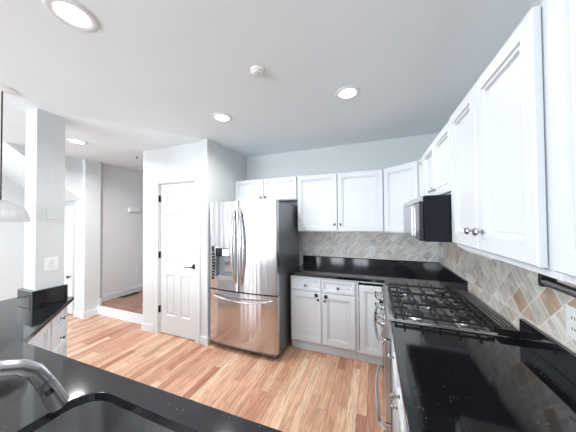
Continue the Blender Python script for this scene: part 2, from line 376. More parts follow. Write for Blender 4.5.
for z in (1.85, 1.075, 0.335):
    MB().box(0.004, 0.026, -0.001, 0.015, z - 0.045, z + 0.045).tube([(0.012, -0.004, z - 0.045), (0.012, -0.004, z + 0.045)], 0.006, 8).build('hinge', M_BLACK, dr_)
b = MB(); hx = -2.165 - DX0
b.box(hx - 0.03, hx + 0.03, 0.006, t0, 0.92, 0.98, bev=0.003)
b.tube([(hx, 0.008, 0.95), (hx, -0.035, 0.95)], 0.011, 10)
b.tube([(hx + 0.01, -0.035, 0.95), (hx - 0.06, -0.038, 0.95), (hx - 0.125, -0.034, 0.945)], 0.009, 8, 0.7)
b.build('door_handle', M_BLACK, dr_, True)
d2 = MB().box(-5.30, -4.66, 2.150, 2.185, 0.015, 1.80).box(-5.2, -4.76, 2.144, 2.15, 0.2, 0.9).build('door_2', M_TRIM); struct(d2)
MB().lathe([(0.008, 0), (0.008, 0.02), (0.024, 0.03), (0.024, 0.05), (0.01, 0.055)], (-4.705, 2.15, 0.632), 'y', 12, d=-1).build('door_knob', M_KNOB, d2, True)

# tile backsplashes (structure trim)
b = MB().box(-0.982, 0.707, YB - 0.0085, YB - 0.0005, 0.90, 1.388); struct(b.build('trim_2', M_TILEB))
b = MB().box(XW - 0.0085, XW - 0.0005, -1.2, YB - 0.0005, 0.88, 1.388).box(XW - 0.0085, XW - 0.0005, 1.527, 2.29, 1.388, 1.66); struct(b.build('trim_3', M_TILER))

# ================================================================ CABINETS
def front(name, w, h, parent, loc, m=M_CAB, fw=0.052, t=0.02, slab=False, rot=None):
    b = MB()
    if slab: pr = [(0, -t + 0.004), (0.004, -t), ]
    else: pr = [(0, -t + 0.004), (0.004, -t), (fw, -t), (fw + 0.002, -t + 0.009), (fw + 0.006, -t + 0.009), (fw + 0.009, -t + 0.005), (fw + 0.016, -t + 0.006), (fw + 0.018, -t + 0.0165), (fw + 0.030, -t + 0.0165), (fw + 0.034, -t + 0.0145)]
    ring_panel(b, 0, w, 0, h, pr, True, 0)
    return b.build(name, m, parent, loc=loc, rot=rot)
def knob(parent, x, z, t=0.02, m=M_KNOB, r=0.0145):
    return MB().lathe([(0.009, 0), (0.009, 0.003), (0.0045, 0.006), (0.0045, 0.016), (r * 0.9, 0.020), (r, 0.025), (r * 0.8, 0.031), (0.003, 0.033)], (x, -t, z), 'y', 16, d=-1).build('knob', m, parent, True)
def catch(parent, x, z):
    return MB().box(x - 0.019, x + 0.019, -0.030, -0.0195, z - 0.019, z + 0.019, bev=0.007, seg=2).build('child_lock', M_BLACK, parent, True)
def hollow(parent, w, d, z0, z1, t=0.018):
    b = MB(); b.box(0, t, 0, d, z0, z1).box(w - t, w, 0, d, z0, z1).box(t, w - t, 0, d, z0, z0 + t).box(t, w - t, 0, d, z1 - t, z1).box(t, w - t, d - 0.012, d, z0 + t, z1 - t)
    return b.build('body', M_CAB, parent)
def carcass(parent, w, d, z0, z1, rail=0, open_top=False):
    if open_top:
        b = MB(); b.box(0, 0.018, 0, d, z0, z1).box(w - 0.018, w, 0, d, z0, z1).box(0.018, w - 0.018, d - 0.012, d, z0, z1).box(0.018, w - 0.018, 0, 0.018, z0, z1).box(0.018, w - 0.018, 0.018, d - 0.012, z0, z0 + 0.018)
        return b.build('body', M_CAB, parent)
    return MB().box(0, w, 0, d, z0, z1, bev=0.0015).build('body', M_CAB, parent)

# --- base units on the back wall; local y=0 is the face-frame plane
YF = 2.535; ZB = 0.878
u = thing('base_cabinet', 'white base cabinet with two drawers and two doors beside the fridge', 'cabinet', (-0.955, YF, 0))
carcass(u, 0.765, 0.6, 0.105, ZB); MB().box(0.0, 0.765, 0.030, 0.6, 0, 0.104).build('toe_kick', M_CAB, u)
for x, w in ((0.012, 0.362), (0.392, 0.358)):
    d = front('drawer', w, 0.135, u, (x, 0, 0.718), slab=False, fw=0.012); knob(d, w / 2, 0.062)
d = front('door', 0.362, 0.575, u, (0.012, 0, 0.125)); knob(d, 0.333, 0.503); catch(d, 0.309, 0.548)
d = front('door', 0.358, 0.575, u, (0.392, 0, 0.125)); knob(d, 0.030, 0.500); catch(d, 0.040, 0.545)
u = thing('base_cabinet', 'narrow white base cabinet with one plain full-height door next to the range', 'cabinet', (-0.188, YF, 0))
hollow(u, 0.290, 0.6, 0.105, ZB); MB().box(0.0, 0.290, 0.030, 0.6, 0, 0.104).build('toe_kick', M_CAB, u)
front('door', 0.240, 0.722, u, (0.027, -0.004, 0.115))
# corner unit behind the range line
u = thing('corner_cabinet', 'white blind corner base cabinet between back wall and range', 'cabinet', (0.11, 2.535, 0), -PI / 2)
MB().box(0, 0.266, 0, 0.6, 0.105, ZB).box(-0.59, 0, 0.0, 0.6, 0.105, ZB).build('body', M_CAB, u)
MB().box(0, 0.266, 0.030, 0.6, 0, 0.104).build('toe_kick', M_CAB, u)

# --- near right base units (under the right worktop) faces look to -x
def right_base(y1, w, label, split):
    u = thing('base_cabinet', label, 'cabinet', (0.112, y1, 0), -PI / 2)
    carcass(u, w, 0.6, 0.105, ZB); MB().box(0, w, 0.030, 0.6, 0, 0.104).build('toe_kick', M_CAB, u)
    n = split; ww = (w - 0.024 - 0.012 * (n - 1)) / n
    for i in range(n):
        x = 0.012 + i * (ww + 0.012)
        d = front('drawer', ww, 0.135, u, (x, 0, 0.718), fw=0.012); knob(d, ww / 2, 0.062, m=M_NICKEL)
        d = front('door', ww, 0.575, u, (x, 0, 0.125)); knob(d, ww - 0.03 if i == 0 else 0.03, 0.52, m=M_NICKEL)
    return u
right_base(1.520, 0.60, 'white base cabinet under the right worktop directly in front of the range', 2)
right_base(0.915, 0.30, 'narrow white base cabinet under the right worktop near the peninsula', 1)
# peninsula unit
u = thing('peninsula_cabinet', 'white cabinet run under the sink peninsula facing the kitchen floor', 'cabinet', (0.02, 0.605, 0), PI)
carcass(u, 1.87, 0.56, 0.105, ZB, open_top=True); MB().box(0, 1.87, 0.07, 0.56, 0, 0.104).build('toe_kick', M_CAB, u)
for x, w in ((0.735, 0.55), (1.297, 0.55)):
    d = front('door', w, 0.575, u, (x, 0, 0.125)); knob(d, 0.03, 0.52)
    front('drawer', w, 0.135, u, (x, 0, 0.718), fw=0.012)
u = thing('added_dishwasher', 'black dishwasher put in the peninsula unseen to darken the granite reflection', 'added_dishwasher', (-0.10, 0.605, 0), PI)  # unseen appliance, added so the back granite mirrors something dark
MB().box(0, 0.60, -0.025, -0.001, 0.115, 0.76, bev=0.004).build('door', M_GLOSS, u); MB().box(0, 0.60, -0.030, -0.001, 0.765, 0.868, bev=0.004).build('control_panel', M_BLACK, u)
MB().tube([(0.06, -0.025, 0.72), (0.075, -0.06, 0.72), (0.525, -0.06, 0.72), (0.54, -0.025, 0.72)], 0.009, 10).build('handle', M_CHROME, u, True)

# --- desk-height units under the angled left counter
ang = math.atan2(0.59, -0.735); ex, ey = -0.7798, 0.6260     # direction of the counter edge
E0 = Vector((-2.13, 0.737)); E1 = Vector((-2.885, 1.345)); nx, ny = 0.6260, 0.7798
def desk(s0, w, label):
    p = E0 + Vector((ex, ey)) * s0 - Vector((nx, ny)) * 0.045
    return thing('desk_cabinet', label, 'cabinet', (p.x, p.y, 0), ang)
ZD = 0.738
u = desk(0.52, 0.385, 'low white drawer cabinet under the angled left counter beside the pillar')
MB().box(0, 0.385, 0, 0.30, 0.10, ZD).build('body', M_CAB, u); MB().box(0.01, 0.375, 0.06, 0.30, 0, 0.099).build('toe_kick', M_CAB, u)
for z, h in ((0.585, 0.14), (0.385, 0.185), (0.12, 0.25)):
    d = front('drawer', 0.355, h, u, (0.015, 0, z), fw=0.012); knob(d, 0.178, h / 2)
u = desk(0.04, 0.475, 'low white cabinet with a door under the angled left counter near the sink')
MB().box(0, 0.475, 0, 0.30, 0.10, ZD).build('body', M_CAB, u); MB().box(0.01, 0.465, 0.06, 0.30, 0, 0.099).build('toe_kick', M_CAB, u)
front('door', 0.44, 0.60, u, (0.015, 0, 0.125))

# --- wall units
ZU0, ZU1 = 1.387, 2.132
u = thing('fridge_cabinet', 'short white wall cabinet with two doors above the fridge', 'cabinet', (-1.944, 2.837, 0))
hollow(u, 0.978, 0.30, 1.815, ZU1)
for x, w, kx in ((0.006, 0.472, 0.440), (0.484, 0.488, 0.032)):
    d = front('door', w, 0.300, u, (x, 0, 1.825), fw=0.042); knob(d, kx, 0.042)
u = thing('wall_cabinet', 'white two-door wall cabinet on the back wall right of the fridge', 'cabinet', (-0.958, 2.837, 0))
hollow(u, 1.063, 0.30, ZU0, ZU1)
for x, w, kx in ((0.006, 0.520, 0.488), (0.533, 0.524, 0.032)):
    d = front('door', w, ZU1 - ZU0 - 0.022, u, (x, 0, ZU0 + 0.012)); knob(d, kx, 0.085)
# diagonal corner unit
pa, pb = Vector((0.108, 2.837)), Vector((0.435, 2.530)); L_ = (pb - pa).length; an = math.atan2(pb.y - pa.y, pb.x - pa.x)
u = thing('corner_wall_cabinet', 'white diagonal corner wall cabinet left of the microwave', 'cabinet', (pa.x, pa.y, 0), an)
ca, sa = math.cos(-an), math.sin(-an)
loc = lambda x, y: ((x - pa.x) * ca - (y - pa.y) * sa, (x - pa.x) * sa + (y - pa.y) * ca)
MB().prism([loc(*p) for p in ((0.108, 2.837), (0.435, 2.530), (0.717, 2.530), (0.717, 3.133), (0.108, 3.133))], ZU0, ZU1).build('body', M_CAB, u)
front('door', L_ - 0.036, ZU1 - ZU0 - 0.022, u, (0.018, 0, ZU0 + 0.012))
# narrow filler unit between corner and microwave
XF = 0.435
u = thing('wall_cabinet', 'narrow white wall cabinet between the corner cabinet and the microwave', 'cabinet', (XF, 2.528, 0), -PI / 2)
MB().box(0, 0.236, 0, 0.28, ZU0, ZU1, bev=0.0015).build('body', M_CAB, u)
front('door', 0.215, ZU1 - ZU0 - 0.022, u, (0.010, 0, ZU0 + 0.012), fw=0.045)
u = thing('over_range_cabinet', 'short white two-door wall cabinet above the microwave', 'cabinet', (XF, 2.290, 0), -PI / 2)
hollow(u, 0.763, 0.28, 1.692, ZU1)
for x, w, kx in ((0.006, 0.372, 0.345), (0.384, 0.373, 0.028)):
    d = front('door', w, ZU1 - 1.692 - 0.024, u, (x, 0, 1.704), fw=0.05); knob(d, kx, 0.05, m=M_NICKEL)
u = thing('wall_cabinet', 'large white two-door wall cabinet right of the microwave', 'cabinet', (XF, 1.525, 0), -PI / 2)
hollow(u, 0.764, 0.28, ZU0, ZU1)
MB().box(0.708, 0.7455, 0.0, 0.02, ZU0 + 0.0185, ZU1 - 0.0185).build('stile', M_CAB, u)
for x, w, kx in ((0.008, 0.332, 0.300), (0.347, 0.372, 0.050)):
    d = front('door', w, ZU1 - ZU0 - 0.032, u, (x, -0.0045, ZU0 + 0.024)); knob(d, kx, 0.078, m=M_NICKEL, r=0.016)
MB().box(0.02, 0.36, 0.02, 0.26, ZU0 - 0.014, ZU0 - 0.0005).build('light_rail', M_CAB, u)
u = thing('wall_cabinet', 'white wall cabinet at the right edge above the towel bar', 'cabinet', (XF, 0.7605, 0), -PI / 2)
MB().box(0, 0.76, 0, 0.28, ZU0, ZU1, bev=0.0015).build('body', M_CAB, u)
for x in (0.007, 0.385): front('door', 0.365, ZU1 - ZU0 - 0.032, u, (x, -0.003, ZU0 + 0.024))

# ================================================================ GRANITE
def worktop(name, outer, z0, z1, hole=None):
    bm = bmesh.new()
    loops = [outer] + ([hole] if hole else []); eds = []
    tops = []
    for lp in loops:
        vs = [bm.verts.new((x, y, z1)) for x, y in lp]; tops.append(vs)
        for i in range(len(vs)): eds.append(bm.edges.new((vs[i], vs[(i+1) % len(vs)])))
    r = bmesh.ops.triangle_fill(bm, edges=eds, use_beauty=True, use_dissolve=False)
    tf = [g for g in r['geom'] if isinstance(g, bmesh.types.BMFace)]
    ext = bmesh.ops.extrude_face_region(bm, geom=tf)
    bmesh.ops.translate(bm, verts=[v for v in ext['geom'] if isinstance(v, bmesh.types.BMVert)], vec=(0, 0, z0 - z1))
    b = MB(); b.bm.free(); b.bm = bm
    o = b.build(name, M_GRAN)
    md = o.modifiers.new('edge', 'BEVEL'); md.width = 0.004; md.segments = 3; md.limit_method = 'ANGLE'; md.angle_limit = math.radians(60)
    return o
def rrect(x0, x1, y0, y1, r, n=8):
    pts = []
    for cx_, cy_, a0 in ((x1 - r, y1 - r, 0), (x0 + r, y1 - r, 90), (x0 + r, y0 + r, 180), (x1 - r, y0 + r, 270)):
        for i in range(n + 1):
            a = math.radians(a0 + 90 * i / n); pts.append((cx_ + r * math.cos(a), cy_ + r * math.sin(a)))
    return pts
ZT0, ZT1 = 0.880, 0.913
SK = (-1.012, -0.28, 0.135, 0.532)
near = worktop('granite_worktop', [(-1.88, -0.06), (0.705, -0.06), (0.705, 1.523), (0.087, 1.523), (0.087, 0.630), (-1.88, 0.598)], ZT0, ZT1, rrect(*SK, 0.095))
tag(near, 'black granite worktop around the sink and along the right wall', 'countertop')
MB().box(0.697, 0.7175, -0.06, 1.523, ZT1 + 0.0005, 1.022, bev=0.002).build('granite_upstand', M_GRAN, near)
far = worktop('granite_worktop', [(-0.963, 2.507), (0.087, 2.507), (0.087, 2.264), (0.705, 2.264), (0.705, 3.122), (-0.963, 3.122)], ZT0, ZT1)
tag(far, 'black granite worktop on the back wall between fridge and range', 'countertop')
MB().box(-0.975, 0.697, 3.112, 3.1335, ZT1 + 0.0005, 1.025, bev=0.002).box(0.697, 0.7175, 2.266, 3.1335, ZT1 + 0.0005, 1.025, bev=0.002).build('granite_upstand', M_GRAN, far)
desk_t = worktop('granite_desk_counter', [(-1.96, 0.60), (-2.13, 0.737), (-2.885, 1.345), (-2.905, 1.345), (-3.42, 1.145), (-3.42, -0.05), (-1.96, -0.05)], 0.740, 0.775)
tag(desk_t, 'lower black granite counter running around the foot of the white pillar', 'countertop')
b = MB(); t = 0.030
b.box(PX0 - t, PX1 + t, PY0 - t, PY0 - 0.001, 0.776, 0.930, bev=0.002)
b.box(PX1 + 0.001, PX1 + t, PY0 - 0.001, PY1 + 0.015, 0.776, 0.930, bev=0.002)
b.box(PX0 - t, PX0 - 0.001, PY0 - 0.001, PY1 + 0.015, 0.776, 0.930, bev=0.002)
tag(b.build('granite_collar', M_GRAN), 'polished black granite collar wrapped around the base of the pillar', 'granite trim')

# ================================================================ SINK AND FAUCET
sk = thing('kitchen_sink', 'stainless steel undermount sink with rounded corners in the peninsula', 'sink', ((SK[0] + SK[1]) / 2, (SK[2] + SK[3]) / 2, 0.69))
ox, oy = -(SK[0] + SK[1]) / 2, -(SK[2] + SK[3]) / 2
def lp(g, r, z): return [(x + ox, y + oy, z) for x, y in rrect(SK[0] + g, SK[1] - g, SK[2] + g, SK[3] - g, r)]
b = MB(); rings = [lp(-0.025, 0.115, 0.1888), lp(-0.007, 0.098, 0.1888), lp(-0.006, 0.097, 0.182)]
rings += [lp(0.004, 0.09, 0.05), lp(0.012, 0.085, 0.022), lp(0.04, 0.07, 0.004), lp(0.08, 0.04, 0.0)]
b.loft(rings, (False, True)); bowl = b.build('bowl', M_SINK, sk, True)
MB().lathe([(0.055, 0.0005), (0.055, 0.004), (0.042, 0.005), (0.036, 0.001)], (0, 0, 0), 'z', 24).build('drain', M_CHROME, sk, True)
fx = -0.82
fc = thing('kitchen_faucet', 'brushed steel pull-down kitchen faucet arching over the sink', 'faucet', (fx, 0.065, ZT1))
pts = [(0, 0.005), (0, 0.08), (0, 0.16), (0.003, 0.205), (0.02, 0.250), (0.052, 0.285), (0.095, 0.303), (0.14, 0.302), (0.18, 0.291), (0.212, 0.275), (0.237, 0.250), (0.254, 0.215)]
MB().tube([(0, y, z) for y, z in pts], [0.0165] * 8 + [0.0165, 0.017, 0.0175, 0.018], 20, ref=(1, 0, 0)).build('spout', M_FAUC, fc, True)
hd = MB().tube([(0, 0.2550, 0.213), (0, 0.2565, 0.2085), (0, 0.268, 0.180), (0, 0.284, 0.135), (0, 0.2865, 0.128), (0, 0.287, 0.127)], [0.0178, 0.0186, 0.0195, 0.0215, 0.0215, 0.016], 24, ref=(1, 0, 0)).build('spray_head', M_FAUC, fc, True)
b = MB()
c = Vector((0, 0.263, 0.193)); ax = Vector((0, 0.016, -0.045)).normalized(); up = Vector((0, 0.045, 0.016)).normalized(); sd = Vector((1, 0, 0))
def logo_bar(u0, u1, v0, v1):
    # small black mark lying on the head's left/top surface (facing the camera)
    vs = []
    out = (sd * 0.55 - up * 0.0 + Vector((0, 0, 0))).normalized()
    for rr in (0.0180, 0.0213):
        for u, v in ((u0, v0), (u1, v0), (u1, v1), (u0, v1)):
            th = math.radians(v); vs.append(b.bm.verts.new(c + ax * u + sd * (rr * math.cos(th)) + up * (rr * math.sin(th))))
    for f_ in ((0, 1, 2, 3), (4, 5, 6, 7), (0, 1, 5, 4), (1, 2, 6, 5), (2, 3, 7, 6), (3, 0, 4, 7)): b.bm.faces.new([vs[i] for i in f_])
for u0 in (0.0, 0.0055, 0.011): logo_bar(u0, u0 + 0.0032, -42, -4)
logo_bar(0.0, 0.0142, -10, 2)
b.build('spray_button', M_BLACK, hd)
MB().lathe([(0.028, 0), (0.028, 0.008), (0.022, 0.014), (0.021, 0.06), (0.018, 0.065)], (0, 0, 0.0005), 'z', 24).build('base', M_FAUC, fc, True)
MB().tube([(0.02, 0, 0.045), (0.045, 0, 0.05), (0.06, -0.01, 0.10)], [0.011, 0.009, 0.006], 12).build('lever', M_FAUC, fc, True)

# ================================================================ REFRIGERATOR
FX0, FX1, FY = -1.899, -0.989, 2.190; fw_ = FX1 - FX0
fr = thing('refrigerator', 'stainless french-door refrigerator with ice dispenser and bottom freezer drawer', 'refrigerator', (FX0, FY, 0))
MB().box(0.004, fw_ - 0.004, 0.085, 0.80, 0.045, 1.742, bev=0.004).build('body', M_DGREY, fr)
def yf(x): q = (x - fw_ / 2) / (fw_ / 2); return 0.028 * q * q          # convex fronts
def edge_y(x, x0, x1, r=0.012):
    d = min(x - x0, x1 - x); return yf(x) + (r - math.sqrt(max(r * r - (r - d) ** 2, 0)) if d < r else 0)
def curved(name, x0, x1, z0, z1, hole=None, yb=0.078):
    b = MB(); bm = b.bm
    xs = sorted(set([x0, x0 + 0.002, x0 + 0.006, x0 + 0.012, x1 - 0.012, x1 - 0.006, x1 - 0.002, x1] + [x0 + (x1 - x0) * i / 16 for i in range(2, 15)] + ([hole[0], hole[1]] if hole else [])))
    zs = sorted(set([z0, z1] + ([hole[2], hole[3]] if hole else [])))
    V = {}
    for i, x in enumerate(xs):
        for j, z in enumerate(zs): V[i, j] = bm.verts.new((x, edge_y(x, x0, x1), z))
    for i in range(len(xs) - 1):
        for j in range(len(zs) - 1):
            if hole and hole[0] <= xs[i] < hole[1] and hole[2] <= zs[j] < hole[3]: continue
            bm.faces.new((V[i, j], V[i+1, j], V[i+1, j+1], V[i, j+1]))
    nz = len(zs) - 1; n = len(xs)
    bk = {(i, j): bm.verts.new((xs[i], yb, zs[j])) for i in (0, n - 1) for j in (0, nz)}
    bm.faces.new([V[i, 0] for i in range(n)] + [bk[n-1, 0], bk[0, 0]])
    bm.faces.new([V[i, nz] for i in range(n)] + [bk[n-1, nz], bk[0, nz]])
    bm.faces.new([V[0, j] for j in range(nz + 1)] + [bk[0, nz], bk[0, 0]])
    bm.faces.new([V[n-1, j] for j in range(nz + 1)] + [bk[n-1, nz], bk[n-1, 0]])
    bm.faces.new([bk[0, 0], bk[n-1, 0], bk[n-1, nz], bk[0, nz]])
    if hole:
        a = [i for i, x in enumerate(xs) if hole[0] <= x <= hole[1]]; j0, j1 = zs.index(hole[2]), zs.index(hole[3]); dp = 0.068
        q = [bm.verts.new((xs[i], dp, zs[j])) for i, j in ((a[0], j0), (a[-1], j0), (a[-1], j1), (a[0], j1))]
        bm.faces.new(q)
        bm.faces.new([V[i, j0] for i in a] + [q[1], q[0]]); bm.faces.new([V[i, j1] for i in a] + [q[2], q[3]])
        bm.faces.new([V[a[0], j0], V[a[0], j1], q[3], q[0]]); bm.faces.new([V[a[-1], j0], V[a[-1], j1], q[2], q[1]])
    return b.build(name, M_STEEL, fr, True)
mid = 0.433
HX = (0.095, 0.352, 0.845, 1.215)
dl = curved('left_door', 0.0, mid - 0.002, 0.722, 1.766, HX)
drr = curved('right_door', mid + 0.002, fw_, 0.722, 1.766)
fz = curved('freezer_drawer', 0.0, fw_, 0.085, 0.706)
# dispenser bezel, control strip, display, paddle, tray
M_RECESS = mat('dispenser_grey', (0.20, 0.205, 0.22), 0.35, 0.4, var=0.05)
b = MB(); x0, x1, z0, z1 = HX; yy = yf(0.2)
b.box(x0 - 0.010, x0 + 0.004, yf(x0) - 0.004, yf(x0) + 0.03, z0 - 0.012, z1 + 0.012); b.box(x1 - 0.004, x1 + 0.008, yf(x1) - 0.004, yf(x1) + 0.03, z0 - 0.012, z1 + 0.012)
b.box(x0 - 0.01, x1 + 0.008, yf(x0) - 0.006, yf(x0) + 0.03, z1 - 0.004, z1 + 0.012); b.box(x0 - 0.01, x1 + 0.008, yf(x0) - 0.012, yf(x0) + 0.035, z0 - 0.012, z0 + 0.022)
disp = b.build('dispenser_frame', M_CHROME, dl)
cs = MB().box(0.040, 0.085, yf(0.05) - 0.008, yf(0.05) + 0.02, z0 - 0.015, z1 + 0.015, bev=0.002).build('control_strip', M_GLOSS, dl)
for k in range(9): MB().box(0.053, 0.072, yf(0.05) - 0.0095, yf(0.05) - 0.008, z0 + 0.02 + k * 0.036, z0 + 0.026 + k * 0.036).build('control_icon', M_IVORY, dl)
MB().box(x0 + 0.005, x1 - 0.005, 0.0662, 0.0678, z0 + 0.03, z1 - 0.005).build('recess_liner', M_RECESS, dl)
MB().box(x0 + 0.005, x1 - 0.005, 0.022, 0.050, z1 - 0.105, z1 - 0.005, bev=0.002).build('display_panel', M_GLOSS, dl)
MB().box(x0 + 0.100, x1 - 0.060, 0.018, 0.0215, z1 - 0.095, z1 - 0.015).build('display', M_SCREEN, dl)
MB().box(x0 + 0.11, x1 - 0.03, 0.045, 0.060, z0 + 0.08, z1 - 0.11, bev=0.004).build('paddle', M_CHROME, dl, True)
MB().box(x0 + 0.01, x1 - 0.01, 0.020, 0.064, z0 + 0.022, z0 + 0.034, bev=0.002).build('drip_tray', M_CHROME, dl)
M_HAND = mat('handle_steel', (0.66, 0.64, 0.64), 0.16, 1.0, var=0.05)
def vhandle(parent, x, sgn):
    P = []; n = 22
    for i in range(n + 1):
        t = i / n; z = 0.80 + (1.665 - 0.80) * t; bow = math.sin(PI * t) ** 0.55
        P.append((x + sgn * 0.018 * math.sin(PI * t), yf(x) + 0.004 - 0.060 * bow, z))
    MB().tube(P, [0.013 + 0.011 * math.sin(PI * i / n) for i in range(n + 1)], 14, 0.6, ref=(0, 1, 0)).build('handle', M_HAND, parent, True)
vhandle(dl, mid - 0.040, -1); vhandle(drr, mid + 0.040, 1)
P = []
for i in range(25):
    t = i / 24; x = 0.055 + (fw_ - 0.11) * t; P.append((x, yf(x) + 0.004 - 0.058 * math.sin(PI * t) ** 0.4, 0.655 - 0.028 * math.sin(PI * t)))
MB().tube(P, 0.014, 14, 0.75, ref=(0, 0, 1)).build('handle', M_HAND, fz, True)
for x in (0.06, fw_ - 0.06): MB().box(x - 0.045, x + 0.045, 0.03, 0.12, 1.744, 1.768, bev=0.004).build('hinge_cover', M_DGREY, fr)
for x in (0.06, fw_ - 0.06): MB().lathe([(0.03, 0), (0.03, 0.012), (0.022, 0.016), (0.022, 0.046)], (x, 0.12, 0.0), 'z', 16).build('foot', M_DGREY, fr)
for x in (0.06, fw_ - 0.06): MB().lathe([(0.03, 0), (0.03, 0.012), (0.022, 0.016), (0.022, 0.046)], (x, 0.70, 0.0), 'z', 16).build('foot', M_DGREY, fr)
MB().box(0.03, fw_ - 0.03, 0.06, 0.084, 0.028, 0.083, bev=0.003).build('base_grille', M_DGREY, fr)

# ================================================================ GAS RANGE (local x = -world y, local y = +world x)
rg = thing('gas_range', 'stainless five-burner gas range with black cast-iron grates', 'stove', (0.050, 1.893, 0), -PI / 2)
hw = 0.3655
MB().box(-hw, hw, 0.035, 0.640, 0.03, 0.895).build('body', M_STEEL, rg)
for sx in (-0.33, 0.33):
    for y in (0.09, 0.6): MB().lathe([(0.02, 0), (0.02, 0.03)], (sx, y, 0), 'z', 12).build('foot', M_BLACK, rg)
# cooktop with raised stainless rim
b = MB(); b.box(-hw, hw, 0.03, 0.655, 0.896, 0.917, bev=0.003)
b.box(-hw, -hw + 0.016, 0.03, 0.655, 0.917, 0.925, bev=0.003).box(hw - 0.016, hw, 0.03, 0.655, 0.917, 0.925, bev=0.003).box(-hw + 0.016, hw - 0.016, 0.03, 0.056, 0.917, 0.924, bev=0.003)
b.build('cooktop_rim', M_CHROME, rg)
MB().box(-hw + 0.016, hw - 0.016, 0.056, 0.575, 0.9175, 0.9195).build('cooktop', M_COOK, rg)
b = MB(); b.loft([[(x, 0.560, 0.9175), (x, 0.565, 0.948), (x, 0.580, 0.953), (x, 0.650, 0.953), (x, 0.655, 0.9175)] for x in (-hw, hw)])
vt = b.build('rear_vent', M_BLACK, rg)
b = MB()
for i in range(3): b.box(-hw + 0.04, hw - 0.04, 0.583 + i * 0.022, 0.592 + i * 0.022, 0.953, 0.957)
b.build('vent_slots', M_DGREY, vt)
# sloped control panel
b = MB(); b.loft([[(x, -0.012, 0.800), (x, -0.020, 0.812), (x, 0.006, 0.905), (x, 0.016, 0.917), (x, 0.035, 0.920), (x, 0.035, 0.800)] for x in (-hw, hw)])
cp = b.build('control_panel', M_STEEL, rg)
tilt = Vector((0, -1, -0.28)).normalized(); tilt = Vector((0, -0.963, 0.27)).normalized()
for x in (-0.290, -0.195, 0.0, 0.195, 0.290):
    c = Vector((x, -0.008, 0.860)); b = MB()
    b.tube([c, c + tilt * 0.006, c + tilt * 0.007, c + tilt * 0.034, c + tilt * 0.038], [0.027, 0.027, 0.021, 0.019, 0.014], 20, ref=(1, 0, 0))
    kk = b.build('knob', M_CHROME, rg, True)
    s = c + tilt * 0.039; MB().box(-0.0035, 0.0035, -0.006, 0.004, -0.018, 0.018, bev=0.0015).build('grip', M_BLACK, kk, loc=s, rot=(0.27, 0, 0))
MB().box(-0.09, -0.045, -0.020, 0.0, 0.835, 0.885).build('display', M_GLOSS, cp)
# oven door, window, handle; drawer with its own handle
od = MB().box(-hw + 0.002, hw - 0.002, -0.004, 0.034, 0.275, 0.792, bev=0.004).build('oven_door', M_STEEL, rg)
MB().box(-0.27, 0.27, -0.006, -0.0035, 0.36, 0.66).build('oven_window', M_GLOSS, od)
MB().box(-hw, hw, 0.010, 0.034, 0.7925, 0.7995).build('gap_shade_strip', M_BLACK, rg)  # solid black strip standing for shade between oven door and control panel
def hbar(parent, z, y0, bow, r):
    P = []
    for i in range(25):
        t = i / 24; P.append((-0.340 + 0.68 * t, y0 - bow * math.sin(PI * t) ** 0.42, z))
    MB().tube(P, r, 14, ref=(0, 0, 1)).build('handle', M_CHROME, parent, True)
hbar(od, 0.752, -0.002, 0.056, 0.012)
dwr = MB().box(-hw + 0.002, hw - 0.002, -0.004, 0.034, 0.045, 0.268, bev=0.004).build('storage_drawer', M_STEEL, rg)
hbar(dwr, 0.205, -0.002, 0.052, 0.012)
# burners
for x, y, r in ((-0.245, 0.19, 0.045), (-0.245, 0.44, 0.036), (0.0, 0.315, 0.055), (0.245, 0.19, 0.050), (0.245, 0.44, 0.040)):
    bn = MB().lathe([(r * 1.25, 0), (r * 1.2, 0.008), (r, 0.009), (r, 0.017)], (x, y, 0.9197), 'z', 24).build('burner', M_CHROME, rg, True)
    MB().lathe([(r * 0.95, 0.0172), (r * 0.95, 0.023), (r * 0.8, 0.027), (0.002, 0.028)], (x, y, 0.9197), 'z', 24).build('burner_cap', M_IRON, bn, True)
# three grate sections with upturned finger ends
for gx0, gx1 in ((-0.344, -0.120), (-0.113, 0.113), (0.120, 0.344)):
    b = MB(); zt = 0.958; r = 0.0055; y0, y1 = 0.068, 0.545; cx_ = (gx0 + gx1) / 2
    def bar(p, q, rr=r): b.tube([p, q], rr, 6)
    for x in (gx0, gx1): b.box(x - 0.005, x + 0.005, y0, y1, zt - 0.014, zt - 0.002)
    for y in (y0, (y0 + y1) / 2, y1): b.box(gx0, gx1, y - 0.005, y + 0.005, zt - 0.014, zt - 0.002)
    for x in (gx0, gx1):
        for y in (y0, y1): b.box(x - 0.007, x + 0.007, y - 0.007, y + 0.007, 0.9197, zt - 0.002)
    for k in range(5):
        y = y0 + 0.05 + k * (y1 - y0 - 0.10) / 4
        for xa, xb in ((gx0 - 0.004, cx_ - 0.025), (gx1 + 0.004, cx_ + 0.025)):
            b.box(min(xa, xb), max(xa, xb), y - 0.0055, y + 0.0055, zt - 0.010, zt + 0.004)
        for x in (gx0, gx1): b.box(x - 0.006, x + 0.006, y - 0.0045, y + 0.0045, zt + 0.002, zt + 0.018)
    for y in (y0, y1): b.box(cx_ - 0.0045, cx_ + 0.0045, min(y, y + (0.08 if y == y0 else -0.08)), max(y, y + (0.08 if y == y0 else -0.08)), zt - 0.010, zt + 0.004)
    b.build('grate', M_IRON, rg)

